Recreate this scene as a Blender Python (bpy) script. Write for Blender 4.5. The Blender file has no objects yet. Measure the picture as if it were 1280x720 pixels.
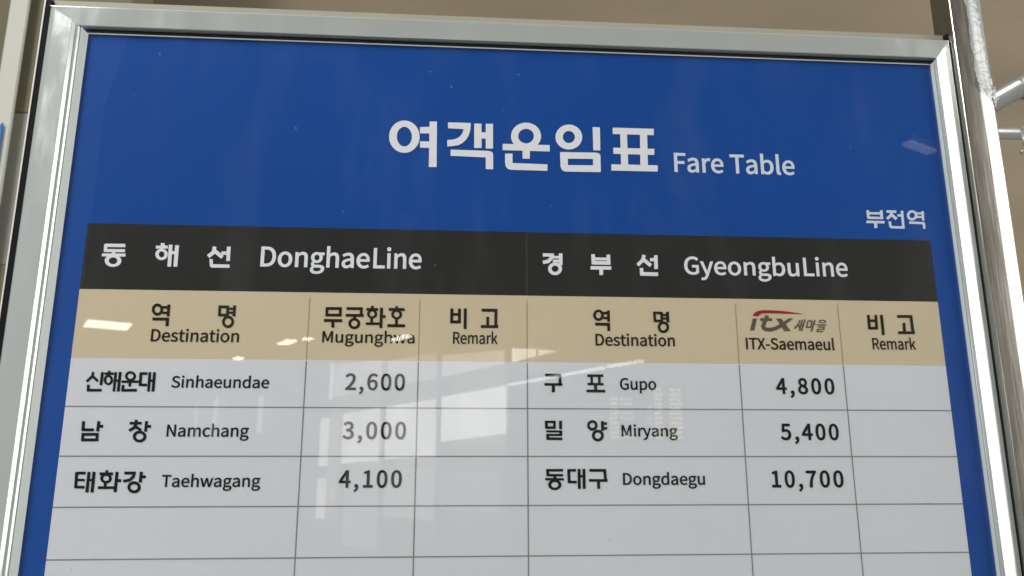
import bpy, bmesh, math, random
from mathutils import Matrix, Vector, noise
from mathutils.geometry import delaunay_2d_cdt
random.seed(7)
SC = bpy.context.scene
COL = SC.collection
ZT = 1.80            # height of the top edge of the printed table above the floor

# ------------------------------------------------------------------ camera
cam_data = bpy.data.cameras.new('Camera')
cam = bpy.data.objects.new('Camera', cam_data)
COL.objects.link(cam)
ROT = Matrix(((0.9972145564, -0.0745705412, -0.0015371513),
              (-0.0156242172, -0.2290020533, 0.9733005412),
              (-0.0729315589, -0.9705654507, -0.2295292870)))   # world to camera
m = ROT.transposed().to_4x4()
m.translation = Vector((-0.08459275, -0.92170933, ZT - 0.28617329))
cam.matrix_world = m
cam_data.sensor_width = 36.0
cam_data.lens = 28.6875
cam_data.clip_start = 0.05
cam_data.clip_end = 200.0
cam_data.dof.use_dof = True
cam_data.dof.focus_distance = 0.95
cam_data.dof.aperture_fstop = 9.0
SC.camera = cam

# ------------------------------------------------------------------ world, exposure
w = bpy.data.worlds.new('World')
SC.world = w
w.use_nodes = True
bg = w.node_tree.nodes['Background']
bg.inputs['Color'].default_value = (0.96, 0.99, 1.0, 1)
bg.inputs['Strength'].default_value = 0.30
SC.view_settings.view_transform = 'Standard'
SC.view_settings.look = 'None'
SC.view_settings.exposure = 0.0
SC.view_settings.gamma = 1.0


# added fill light high on the left, behind the viewer, brightening that side
la = bpy.data.lights.new('left_fill_light', 'AREA')
la.shape = 'RECTANGLE'
la.size = 0.9
la.size_y = 1.4
la.energy = 134.0
la.color = (1.0, 0.985, 0.95)
lamp_o = bpy.data.objects.new('left_fill_light', la)
lamp_o.location = (-2.6, -1.6, 4.2)
lamp_o.rotation_euler = (Vector((0, 0, 1.7)) - Vector(lamp_o.location)).to_track_quat('-Z', 'Y').to_euler()
COL.objects.link(lamp_o)

# ------------------------------------------------------------------ materials
def new_mat(name):
    mt = bpy.data.materials.new(name)
    mt.use_nodes = True
    nt = mt.node_tree
    return mt, nt, nt.nodes['Principled BSDF']


def add_noise(nt, scale, detail=4.0, stretch=None, rough=0.55):
    tc = nt.nodes.new('ShaderNodeTexCoord')
    n = nt.nodes.new('ShaderNodeTexNoise')
    n.inputs['Scale'].default_value = scale
    n.inputs['Detail'].default_value = detail
    n.inputs['Roughness'].default_value = rough
    if stretch:
        mp = nt.nodes.new('ShaderNodeMapping')
        mp.inputs['Scale'].default_value = stretch
        nt.links.new(tc.outputs['Object'], mp.inputs['Vector'])
        nt.links.new(mp.outputs['Vector'], n.inputs['Vector'])
    else:
        nt.links.new(tc.outputs['Object'], n.inputs['Vector'])
    return n


def ramp(nt, src, stops):
    r = nt.nodes.new('ShaderNodeValToRGB')
    el = r.color_ramp.elements
    while len(el) < len(stops):
        el.new(0.5)
    for e, (p, c) in zip(el, stops):
        e.position = p
        e.color = (*c, 1) if len(c) == 3 else c
    nt.links.new(src, r.inputs['Fac'])
    return r


def plain(name, c, rough=0.5, var=0.06, scale=6.0, metal=0.0, spec=0.5, stretch=None, bump=0.0, bscale=300.0):
    mt, nt, p = new_mat(name)
    n = add_noise(nt, scale, 5.0, stretch)
    r = ramp(nt, n.outputs['Fac'], [(0.25, tuple(v * (1 - var) for v in c)), (0.75, tuple(min(1, v * (1 + var)) for v in c))])
    nt.links.new(r.outputs['Color'], p.inputs['Base Color'])
    p.inputs['Roughness'].default_value = rough
    p.inputs['Metallic'].default_value = metal
    p.inputs['Specular IOR Level'].default_value = spec
    if bump:
        b = add_noise(nt, bscale, 3.0, stretch)
        bn = nt.nodes.new('ShaderNodeBump')
        bn.inputs['Strength'].default_value = bump
        bn.inputs['Distance'].default_value = 0.001
        nt.links.new(b.outputs['Fac'], bn.inputs['Height'])
        nt.links.new(bn.outputs['Normal'], p.inputs['Normal'])
    return mt


def glow(name, c, s, uneven=0.0):
    mt, nt, p = new_mat(name)
    p.inputs['Base Color'].default_value = (0.8, 0.8, 0.8, 1)
    p.inputs['Emission Color'].default_value = (*c, 1)
    p.inputs['Emission Strength'].default_value = s
    if uneven:                                            # blurred view outside a window: brighter and dimmer patches
        n = add_noise(nt, 0.7, 3.0, (1, 1, 0.6))
        r = ramp(nt, n.outputs['Fac'], [(0.30, tuple(v * (1 - uneven) for v in c)), (0.62, c)])
        nt.links.new(r.outputs['Color'], p.inputs['Emission Color'])
    return mt


M_BLUE = plain('blue_print', (0.0006, 0.063, 0.315), 0.7, 0.08, 3.0, spec=0.1)
M_DARK = plain('charcoal_print', (0.020, 0.022, 0.021), 0.7, 0.10, 5.0, spec=0.1)
M_BEIGE = plain('beige_print', (0.630, 0.540, 0.375), 0.7, 0.02, 3.0, spec=0.1)
M_PAPER = plain('white_print', (0.675, 0.700, 0.745), 0.7, 0.015, 3.0, spec=0.1)
M_INKW = plain('white_ink', (0.78, 0.80, 0.84), 0.7, 0.01, spec=0.1)
M_INKG = plain('cool_white_ink', (0.66, 0.73, 0.86), 0.7, 0.01, spec=0.1)
M_INKD = plain('black_ink', (0.006, 0.007, 0.009), 0.7, 0.05, spec=0.1)
M_INKB = plain('brown_black_ink', (0.016, 0.010, 0.004), 0.7, 0.05, spec=0.1)
M_LINE = plain('line_ink', (0.24, 0.245, 0.25), 0.7, 0.05, spec=0.1)
M_TAN = plain('tan_line_ink', (0.40, 0.32, 0.19), 0.7, 0.05, spec=0.1)
M_HAIR = plain('charcoal_line_ink', (0.055, 0.058, 0.055), 0.7, 0.05, spec=0.1)
M_RED = plain('red_ink', (0.34, 0.012, 0.022), 0.7, 0.05, spec=0.1)
M_GREY = plain('grey_ink', (0.115, 0.095, 0.07), 0.7, 0.05, spec=0.1)
M_ALU = plain('painted_aluminium', (0.64, 0.68, 0.665), 0.16, 0.02, 20.0, metal=0.5, stretch=(1, 1, 0.1), bump=0.02, bscale=900)
M_BEAD = plain('pale_bead', (0.60, 0.645, 0.63), 0.4, 0.02, 20.0, stretch=(1, 1, 0.1))
M_EDGE = plain('casing_white', (0.80, 0.80, 0.78), 0.4, 0.02)
M_GAP = plain('gap_black', (0.010, 0.009, 0.011), 0.8, 0.1, spec=0.15)  # black for the strips that fill the dark gaps beside the rails
M_CASE = plain('casing_grey', (0.36, 0.34, 0.28), 0.6, 0.05)
M_WALL = plain('beige_wall_paint', (0.255, 0.205, 0.138), 0.8, 0.14, 1.6, stretch=(0.4, 1, 1.6))
M_OLIVE = plain('olive_wall_panel', (0.165, 0.150, 0.092), 0.7, 0.10, 1.5)
M_GREYWALL = plain('grey_wall_panel', (0.265, 0.26, 0.225), 0.7, 0.08, 1.5)
M_PILLAR = plain('pale_column_paint', (0.54, 0.55, 0.485), 0.6, 0.05, 2.0)
M_BLUEPANEL = plain('blue_panel', (0.03, 0.14, 0.42), 0.5, 0.05)
M_STRUT = plain('dull_zinc', (0.52, 0.52, 0.49), 0.35, 0.15, 14.0, metal=0.55)
M_MULLION = plain('grey_window_frame', (0.30, 0.31, 0.32), 0.5, 0.05)
M_HALL = plain('hall_wall_paint', (0.52, 0.47, 0.39), 0.8, 0.06, 1.0)
M_HOUSING = plain('lamp_housing', (0.3, 0.3, 0.3), 0.5, 0.03)
M_SCREEN = plain('black_screen', (0.02, 0.02, 0.022), 0.3, 0.05)

# brushed stainless steel, with lengthwise scratches
M_STEEL, nt, p = new_mat('brushed_steel')
n = add_noise(nt, 420.0, 6.0, (1, 1, 0.03), 0.7)
r = ramp(nt, n.outputs['Fac'], [(0.3, (0.50, 0.48, 0.445)), (0.7, (0.60, 0.585, 0.555))])
nt.links.new(r.outputs['Color'], p.inputs['Base Color'])
p.inputs['Metallic'].default_value = 1.0
r2 = ramp(nt, n.outputs['Fac'], [(0.3, (0.12,) * 3), (0.8, (0.30,) * 3)])
nt.links.new(r2.outputs['Color'], p.inputs['Roughness'])
n2 = add_noise(nt, 700.0, 4.0, (1, 1, 0.03))
bn = nt.nodes.new('ShaderNodeBump')
bn.inputs['Strength'].default_value = 0.05
bn.inputs['Distance'].default_value = 0.0003
nt.links.new(n2.outputs['Fac'], bn.inputs['Height'])
nt.links.new(bn.outputs['Normal'], p.inputs['Normal'])

# crumpled clear film left on the post
M_FILM, nt, p = new_mat('crumpled_clear_film')
p.inputs['Base Color'].default_value = (0.62, 0.67, 0.69, 1)
p.inputs['Roughness'].default_value = 0.06
p.inputs['Alpha'].default_value = 0.60
p.inputs['Specular IOR Level'].default_value = 0.9

# clear cover sheet: sees straight through, mirrors by Fresnel, carries dust and smears
M_GLASS = bpy.data.materials.new('clear_cover_sheet')
M_GLASS.use_nodes = True
nt = M_GLASS.node_tree
nt.nodes.clear()
out = nt.nodes.new('ShaderNodeOutputMaterial')
tr = nt.nodes.new('ShaderNodeBsdfTransparent')
gl = nt.nodes.new('ShaderNodeBsdfGlossy')
gl.inputs['Roughness'].default_value = 0.0
gl.inputs['Color'].default_value = (1, 1, 1, 1)
fr = nt.nodes.new('ShaderNodeFresnel')
fr.inputs['IOR'].default_value = 1.56
geo = nt.nodes.new('ShaderNodeNewGeometry')
inv = nt.nodes.new('ShaderNodeMath')
inv.operation = 'SUBTRACT'
inv.inputs[0].default_value = 1.0
nt.links.new(geo.outputs['Backfacing'], inv.inputs[1])
mul = nt.nodes.new('ShaderNodeMath')
mul.operation = 'MULTIPLY'
nt.links.new(fr.outputs['Fac'], mul.inputs[0])
nt.links.new(inv.outputs[0], mul.inputs[1])
mix = nt.nodes.new('ShaderNodeMixShader')
nt.links.new(mul.outputs[0], mix.inputs['Fac'])
nt.links.new(tr.outputs[0], mix.inputs[1])
nt.links.new(gl.outputs[0], mix.inputs[2])
dust = nt.nodes.new('ShaderNodeBsdfDiffuse')
dust.inputs['Color'].default_value = (0.75, 0.78, 0.82, 1)
tc = nt.nodes.new('ShaderNodeTexCoord')
vo = nt.nodes.new('ShaderNodeTexVoronoi')
vo.inputs['Scale'].default_value = 26.0
nt.links.new(tc.outputs['Object'], vo.inputs['Vector'])
spk = ramp(nt, vo.outputs['Distance'], [(0.018, (1, 1, 1)), (0.034, (0, 0, 0))])
sel = ramp(nt, vo.outputs['Color'], [(0.74, (0, 0, 0)), (0.86, (0.16, 0.16, 0.16))])
sm = add_noise(nt, 7.0, 5.0, (1.6, 1, 0.5), 0.6)
smr = ramp(nt, sm.outputs['Fac'], [(0.50, (0, 0, 0)), (0.80, (0.016, 0.016, 0.016))])
m1 = nt.nodes.new('ShaderNodeMath')
m1.operation = 'MULTIPLY'
nt.links.new(spk.outputs['Color'], m1.inputs[0])
nt.links.new(sel.outputs['Color'], m1.inputs[1])
m2 = nt.nodes.new('ShaderNodeMath')
m2.operation = 'MAXIMUM'
nt.links.new(m1.outputs[0], m2.inputs[0])
nt.links.new(smr.outputs['Color'], m2.inputs[1])
mix2 = nt.nodes.new('ShaderNodeMixShader')
nt.links.new(m2.outputs[0], mix2.inputs['Fac'])
nt.links.new(mix.outputs[0], mix2.inputs[1])
nt.links.new(dust.outputs[0], mix2.inputs[2])
nt.links.new(mix2.outputs[0], out.inputs['Surface'])


# ------------------------------------------------------------------ helpers
def obj(name, bm, mats, parent=None, smooth=False):
    me = bpy.data.meshes.new(name)
    bm.normal_update()
    bm.to_mesh(me)
    bm.free()
    for mt in (mats if isinstance(mats, (list, tuple)) else [mats]):
        me.materials.append(mt)
    if smooth:
        for f in me.polygons:
            f.use_smooth = True
    o = bpy.data.objects.new(name, me)
    COL.objects.link(o)
    if parent:
        o.parent = parent
    return o


def tag(o, label, cat, group=None):
    o['label'] = label
    o['category'] = cat
    if group:
        o['group'] = group
    return o


def thing(name, label, cat, loc=(0, 0, 0), group=None):
    o = bpy.data.objects.new(name, None)
    o.location = loc
    COL.objects.link(o)
    return tag(o, label, cat, group)


def add_box(bm, a, b):
    v = [bm.verts.new((x, y, z)) for x in (a[0], b[0]) for y in (a[1], b[1]) for z in (a[2], b[2])]
    for q in ((0, 1, 3, 2), (4, 6, 7, 5), (0, 4, 5, 1), (2, 3, 7, 6), (0, 2, 6, 4), (1, 5, 7, 3)):
        bm.faces.new([v[i] for i in q])
    bmesh.ops.recalc_face_normals(bm, faces=bm.faces)
    return bm


def box(a, b):
    return add_box(bmesh.new(), a, b)


def prism(profile, axis_pts):
    """profile: closed list of local 2-D points already turned into world by the two functions in axis_pts"""
    bm = bmesh.new()
    f0, f1 = axis_pts
    A = [bm.verts.new(f0(u, v)) for u, v in profile]
    B = [bm.verts.new(f1(u, v)) for u, v in profile]
    n_ = len(profile)
    for i in range(n_):
        j = (i + 1) % n_
        bm.faces.new((A[i], A[j], B[j], B[i]))
    bm.faces.new(A[::-1])
    bm.faces.new(B)
    bmesh.ops.recalc_face_normals(bm, faces=bm.faces)
    return bm


def tube(bm, a, b, r, n_=24):
    a, b = Vector(a), Vector(b)
    d = (b - a).normalized()
    u = d.orthogonal().normalized()
    v = d.cross(u)
    ring = []
    for c in (a, b):
        ring.append([bm.verts.new(c + (u * math.cos(t) + v * math.sin(t)) * r) for t in (2 * math.pi * i / n_ for i in range(n_))])
    for i in range(n_):
        j = (i + 1) % n_
        bm.faces.new((ring[0][i], ring[0][j], ring[1][j], ring[1][i]))
    bm.faces.new(ring[0][::-1])
    bm.faces.new(ring[1])
    bmesh.ops.recalc_face_normals(bm, faces=bm.faces)
    return bm


# ------------------------------------------------------------------ lettering (outlines in 1/100 mm on the sheet)
GLYPHS = {'F':[[35,0,35,86,46,0,68,0,57,0,68,38,68,115,68,77,100,115,166,115,133,115,166,124,166,143,166,133,133,143,68,143,100,143,68,171,68,229,68,200,106,229,183,229,145,229,183,238,183,257,183,248,134,257,35,257,85,257,35,171],],
'a':[[76,-5,44,-5,99,-5,139,23,121,8,139,23,140,23,140,23,141,15,143,0,142,8,152,0,169,0,160,0,169,39,169,117,169,78,169,164,103,195,150,195,72,195,29,170,46,181,33,163,41,148,37,155,56,158,98,168,76,168,129,168,137,120,137,145,56,111,21,49,21,91,21,15],[85,21,103,21,66,21,51,51,51,30,51,76,137,99,73,92,137,81,137,46,137,64,119,30],],
'r':[[32,0,32,63,43,0,64,0,54,0,64,41,64,122,64,81,77,154,112,166,96,166,120,166,131,163,124,165,133,172,137,191,135,182,131,194,116,195,125,195,95,195,62,155,76,180,62,155,62,155,62,155,61,167,58,190,60,179,50,190,32,190,41,190,32,127],],
'e':[[109,-5,58,-5,135,-5,172,15,155,4,168,22,160,36,164,29,146,27,113,21,131,21,77,21,50,88,52,47,92,88,178,88,135,88,179,92,179,106,179,99,179,160,103,195,152,195,60,195,18,95,18,157,18,32],[49,110,83,110,53,148,104,169,77,169,134,169,151,110,151,149,117,110],],
'T':[[89,0,89,76,99,0,121,0,110,0,121,76,121,229,121,153,147,229,199,229,173,229,199,238,199,257,199,248,136,257,11,257,74,257,11,248,11,229,11,238,37,229,89,229,63,229,89,153],],
'b':[[116,-5,98,-5,159,-5,199,98,199,33,199,157,123,195,172,195,102,195,63,168,81,183,63,180,64,202,64,191,64,228,64,279,64,253,54,279,32,279,43,279,32,186,32,0,32,93,41,0,58,0,49,0,59,7,61,20,60,13,61,20,62,20,62,20,78,5],[111,22,142,22,98,22,64,42,81,27,64,75,64,142,64,109,82,159,115,168,99,168,151,168,165,98,165,140,165,51],],
'l':[[66,-5,42,-5,75,-5,84,-2,80,-3,83,6,80,23,81,15,76,22,73,22,75,22,68,22,64,36,64,26,64,117,64,279,64,198,54,279,32,279,43,279,32,198,32,38,32,118,32,11],],
'D':[[35,0,35,86,57,0,101,0,79,0,178,0,220,129,220,48,220,211,99,257,178,257,78,257,35,257,57,257,35,171],[68,27,77,27,68,95,68,230,68,162,77,230,97,230,87,230,157,230,187,129,187,194,187,64,97,27,157,27,87,27],],
'o':[[106,-5,60,-5,153,-5,194,95,194,32,194,158,106,195,153,195,60,195,18,95,18,158,18,32],[106,22,139,22,73,22,51,95,51,51,51,139,106,168,73,168,139,168,161,95,161,139,161,51],],
'n':[[32,0,32,63,43,0,64,0,54,0,64,46,64,138,64,92,83,157,116,167,97,167,141,167,152,116,152,152,152,77,152,0,152,39,163,0,184,0,174,0,184,40,184,120,184,80,184,169,126,195,166,195,100,195,62,162,80,181,62,162,62,162,62,162,61,172,58,190,60,181,50,190,32,190,41,190,32,127],],
'g':[[96,-88,50,-88,155,-88,193,-22,193,-57,193,10,126,23,170,23,114,23,89,23,101,23,63,23,56,44,56,32,56,55,68,67,61,61,76,63,96,60,87,60,135,60,166,126,166,86,166,143,150,166,159,157,163,166,189,166,176,166,189,174,189,190,189,182,167,190,123,190,145,190,116,193,96,195,107,195,58,195,25,127,25,169,25,104,50,76,37,86,50,76,50,75,50,75,40,68,29,39,29,55,29,24,46,8,36,14,46,7,46,6,46,7,28,-5,18,-37,18,-20,18,-69],[96,82,118,82,74,82,56,127,56,99,56,155,96,172,74,172,119,172,137,127,137,155,137,99],[101,-65,138,-65,66,-65,46,-32,46,-53,46,-21,65,0,51,-10,74,-2,90,-3,83,-3,101,-3,123,-3,112,-3,148,-3,161,-27,161,-9,161,-47],],
'h':[[32,0,32,93,43,0,64,0,54,0,64,46,64,138,64,92,83,157,116,167,97,167,141,167,152,116,152,152,152,77,152,0,152,39,163,0,184,0,174,0,184,40,184,120,184,80,184,169,126,195,166,195,100,195,63,163,81,181,63,176,64,202,64,189,64,228,64,279,64,253,54,279,32,279,43,279,32,186],],
'L':[[35,0,35,86,84,0,180,0,132,0,180,9,180,28,180,18,143,28,68,28,105,28,68,104,68,257,68,180,57,257,35,257,46,257,35,171],],
'i':[[32,0,32,63,43,0,64,0,54,0,64,63,64,190,64,127,54,190,32,190,43,190,32,127],[48,229,36,229,61,229,70,251,70,238,70,263,48,271,61,271,36,271,27,251,27,263,27,238],],
'G':[[136,-5,69,-5,171,-5,215,25,199,8,215,61,215,133,215,97,187,133,131,133,159,133,131,124,131,106,131,115,149,106,186,106,167,106,186,84,186,39,186,61,175,29,139,24,158,24,84,24,54,129,54,64,54,193,139,233,87,233,165,233,194,209,181,222,200,216,212,230,206,223,197,245,138,261,174,261,70,261,20,128,20,211,20,45],],
'y':[[35,-82,27,-82,73,-82,106,-16,93,-53,130,53,178,190,154,121,167,190,147,190,157,190,135,155,112,85,124,120,107,68,97,31,102,48,96,31,95,31,96,31,89,49,76,85,82,68,63,120,38,190,51,155,27,190,5,190,16,190,30,127,81,0,55,63,79,-5,77,-15,78,-10,69,-38,34,-56,55,-56,29,-56,19,-53,23,-54,17,-61,13,-78,15,-70,19,-81],],
'u':[[88,-5,48,-5,114,-5,151,30,133,9,151,30,152,30,151,30,152,20,154,0,153,10,163,0,181,0,172,0,181,63,181,190,181,127,170,190,149,190,159,190,149,145,149,55,149,100,131,33,97,23,117,23,72,23,62,74,62,38,62,112,62,190,62,151,51,190,29,190,40,190,29,150,29,70,29,110,29,21],],
's':[[82,-5,55,-5,127,-5,151,52,151,21,151,88,93,110,121,99,72,118,52,143,52,125,52,158,88,170,63,170,104,170,131,153,118,163,136,160,146,173,141,167,132,185,87,195,111,195,46,195,22,141,22,171,22,109,77,86,50,96,98,78,120,50,120,69,120,34,83,20,108,20,60,20,27,43,43,29,21,36,11,22,16,29,29,7],],
't':[[92,-5,51,-5,104,-5,127,2,116,-1,125,11,121,27,123,19,114,24,99,21,106,21,77,21,70,58,70,35,70,93,70,164,70,129,87,164,121,164,104,164,121,173,121,190,121,181,104,190,70,190,87,190,70,208,70,244,70,226,61,244,43,244,52,244,42,226,40,190,41,208,30,190,9,188,19,189,9,180,9,164,9,172,19,164,38,164,28,164,38,129,38,59,38,94,38,21],],
'M':[[35,0,35,86,45,0,64,0,55,0,64,47,64,142,64,95,64,164,60,218,62,195,61,218,62,218,61,218,69,198,82,159,75,179,99,115,131,26,115,70,138,26,153,26,145,26,169,70,201,159,185,115,208,179,222,218,215,198,222,218,223,218,223,218,221,195,219,142,219,164,219,95,219,0,219,47,229,0,249,0,239,0,249,86,249,257,249,171,236,257,210,257,223,257,194,211,161,119,177,165,155,102,143,66,150,84,143,66,142,66,142,66,136,84,123,119,130,102,107,165,74,257,91,211,61,257,35,257,48,257,35,171],],
'w':[[62,0,45,63,75,0,99,0,87,0,108,34,126,102,117,68,131,120,139,157,135,138,140,157,141,157,141,157,146,138,154,103,149,120,163,68,181,0,172,34,194,0,220,0,207,0,237,63,272,190,255,127,261,190,241,190,251,190,232,153,213,80,222,117,209,62,202,27,206,45,201,27,200,27,201,27,195,45,187,80,191,62,177,117,157,190,167,153,146,190,126,190,136,190,116,153,96,80,106,117,91,62,83,27,87,45,83,27,82,27,82,27,78,45,70,80,74,62,61,117,42,190,51,153,31,190,9,190,20,190,27,127],],
'R':[[68,135,82,135,68,167,68,230,68,199,82,230,111,230,96,230,151,230,173,185,173,218,173,151,111,135,151,135,96,135],[176,0,155,36,188,0,213,0,200,0,191,37,147,112,169,75,182,121,205,185,205,145,205,238,116,257,168,257,89,257,35,257,62,257,35,171,35,0,35,86,46,0,68,0,57,0,68,36,68,109,68,73,83,109,114,109,98,109,135,73],],
'm':[[32,0,32,63,43,0,64,0,54,0,64,46,64,138,64,92,82,158,112,167,98,167,136,167,147,116,147,152,147,77,147,0,147,39,158,0,179,0,169,0,179,46,179,138,179,92,197,158,227,167,213,167,251,167,263,116,263,152,263,77,263,0,263,39,273,0,294,0,284,0,294,40,294,120,294,80,294,169,237,195,276,195,214,195,174,159,194,180,166,181,121,195,151,195,99,195,62,162,79,181,62,162,62,162,62,162,61,172,58,190,60,181,50,190,32,190,41,190,32,127],],
'k':[[32,0,32,93,43,0,64,0,53,0,64,17,64,50,64,33,76,64,99,92,88,78,118,61,155,0,137,31,167,0,190,0,178,0,166,38,118,113,142,76,139,139,181,190,160,165,169,190,146,190,158,190,119,157,65,90,92,123,65,90,64,90,64,90,64,153,64,279,64,216,53,279,32,279,43,279,32,186],],
'I':[[35,0,35,86,46,0,68,0,57,0,68,86,68,257,68,171,57,257,35,257,46,257,35,171],],
'X':[[6,0,31,44,17,0,40,0,29,0,53,23,77,69,65,46,84,82,98,111,90,95,98,111,99,111,99,111,107,95,121,69,114,82,134,46,159,0,147,23,171,0,195,0,183,0,170,44,120,131,145,87,143,173,190,257,166,215,178,257,156,257,167,257,144,235,121,191,133,213,115,179,103,153,110,168,103,153,102,153,102,153,93,168,82,191,88,179,70,213,47,257,58,235,35,257,11,257,23,257,34,215,81,133,58,174,56,88],],
'-':[[16,86,16,94,46,86,106,86,76,86,106,94,106,110,106,102,76,110,16,110,46,110,16,102],],
'S':[[106,-5,70,-5,160,-5,194,68,194,28,194,106,141,137,171,124,129,142,104,153,116,147,84,161,62,196,62,171,62,218,110,233,81,233,133,233,168,209,152,224,174,216,185,230,179,223,167,248,110,261,140,261,63,261,29,193,29,233,29,156,81,127,57,138,93,122,118,111,105,117,142,100,161,65,161,92,161,41,107,24,141,24,80,24,36,56,54,36,30,48,17,33,23,41,39,10],],
'd':[[97,-5,49,-5,120,-5,155,22,140,8,155,22,156,22,155,22,157,15,159,0,158,7,167,0,185,0,176,0,185,93,185,279,185,186,174,279,153,279,163,279,153,254,153,206,153,230,153,195,154,173,154,184,138,187,101,195,123,195,57,195,19,95,19,157,19,32],[104,22,121,22,71,22,51,95,51,49,51,139,106,168,76,168,122,168,153,148,137,162,153,115,153,48,153,82,137,31],],
'N':[[35,0,35,86,46,0,66,0,56,0,66,45,66,135,66,90,66,162,62,215,63,189,62,215,63,215,63,215,73,197,91,162,82,180,122,108,185,0,153,54,196,0,218,0,207,0,218,86,218,257,218,171,208,257,187,257,197,257,187,212,187,123,187,168,187,97,192,42,189,68,191,42,190,42,190,42,181,60,162,95,171,77,131,149,68,257,100,203,57,257,35,257,46,257,35,171],],
'c':[[107,-5,57,-5,130,-5,169,19,152,5,164,26,155,41,159,34,143,30,110,22,127,22,75,22,51,95,51,51,51,139,111,168,76,168,126,168,149,152,138,161,154,159,165,173,160,166,152,185,110,195,134,195,61,195,18,95,18,158,18,32],],
'p':[[32,-80,32,10,43,-80,64,-80,54,-80,64,-59,64,-16,64,-37,64,-5,63,18,64,6,81,3,116,-5,99,-5,159,-5,199,98,199,33,199,157,123,195,172,195,101,195,62,168,79,182,62,168,62,168,62,168,61,175,58,190,60,183,50,190,32,190,41,190,32,100],[111,22,142,22,98,22,64,42,81,27,64,75,64,142,64,109,83,159,115,168,99,168,151,168,165,98,165,140,165,51],],
'2':[[15,0,15,6,69,0,177,0,123,0,177,9,177,28,177,18,153,28,106,28,129,28,93,28,64,25,77,26,124,82,165,186,165,134,165,231,90,261,136,261,57,261,14,224,35,246,20,218,33,206,26,212,47,223,86,235,65,235,118,235,133,185,133,214,133,140,15,19,96,89,15,13],],
',':[[26,-67,24,-60,58,-53,77,7,77,-27,77,30,50,44,67,44,37,44,26,22,26,36,26,8,50,-1,37,-1,51,-1,54,0,52,0,53,-21,19,-48,40,-38,21,-54],],
'6':[[105,-5,56,-5,145,-5,179,79,179,29,179,133,108,159,151,159,88,159,50,129,65,148,51,208,116,235,80,235,131,235,157,215,147,227,163,222,175,235,169,228,160,250,114,261,141,261,65,261,20,123,20,223,20,38],[50,103,54,50,67,127,103,136,87,136,134,136,149,79,149,113,149,44,105,21,130,21,73,21],],
'0':[[97,-5,48,-5,146,-5,177,129,177,40,177,218,97,261,146,261,48,261,18,129,18,218,18,40],[97,21,126,21,68,21,48,129,48,54,48,204,97,236,68,236,126,236,146,129,146,204,146,54],],
'3':[[92,-5,52,-5,138,-5,175,69,175,23,175,104,120,134,151,126,120,134,120,136,120,135,148,145,166,197,166,166,166,238,91,261,134,261,62,261,20,231,39,248,25,224,37,210,31,217,51,225,90,235,69,235,117,235,133,195,133,219,133,167,62,146,116,146,62,137,62,121,62,129,122,121,142,70,142,101,142,40,90,22,121,22,61,22,27,51,42,36,21,45,10,31,16,38,27,12],],
'4':[[119,0,119,24,129,0,149,0,139,0,149,24,149,71,149,47,161,71,183,71,172,71,183,79,183,96,183,88,172,96,149,96,161,96,149,150,149,257,149,203,137,257,114,257,126,257,78,202,7,92,43,147,7,85,7,71,7,78,44,71,119,71,82,71,119,47],[119,96,119,123,93,96,40,96,67,96,60,125,99,184,79,155,106,196,119,222,113,209,120,222,121,222,120,222,120,209,119,175,119,188,119,149],],
'1':[[31,0,31,9,78,0,172,0,125,0,172,9,172,27,172,18,154,27,120,27,137,27,120,103,120,257,120,180,112,257,96,257,104,257,82,249,42,238,65,243,42,232,42,218,42,225,58,218,88,218,73,218,88,154,88,27,88,90,69,27,31,27,50,27,31,18],],
'8':[[98,-5,50,-5,146,-5,178,62,178,25,178,97,135,129,158,116,135,130,135,131,135,130,150,143,169,193,169,166,169,232,99,261,143,261,59,261,28,195,28,234,28,168,63,136,44,149,63,136,63,135,63,135,40,122,16,64,16,98,16,24],[116,139,133,155,85,151,57,195,57,165,57,220,98,237,75,237,126,237,142,191,142,217,142,172],[98,19,128,19,68,19,44,67,44,39,44,91,80,125,59,111,116,110,148,63,148,97,148,37],],
'5':[[92,-5,51,-5,135,-5,176,83,176,27,176,140,98,165,141,165,83,165,60,155,71,161,62,180,67,229,64,205,99,229,163,229,131,229,163,238,163,257,163,248,122,257,39,257,80,257,36,217,30,137,33,177,36,133,47,126,42,130,62,136,90,141,73,141,122,141,143,83,143,119,143,45,89,22,119,22,59,22,26,50,40,36,20,43,9,29,15,36,27,12],],
'7':[[69,0,74,97,80,0,103,0,92,0,107,100,178,237,118,160,178,244,178,257,178,250,124,257,17,257,71,257,17,248,17,229,17,238,59,229,142,229,100,229,91,159]]}
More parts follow.
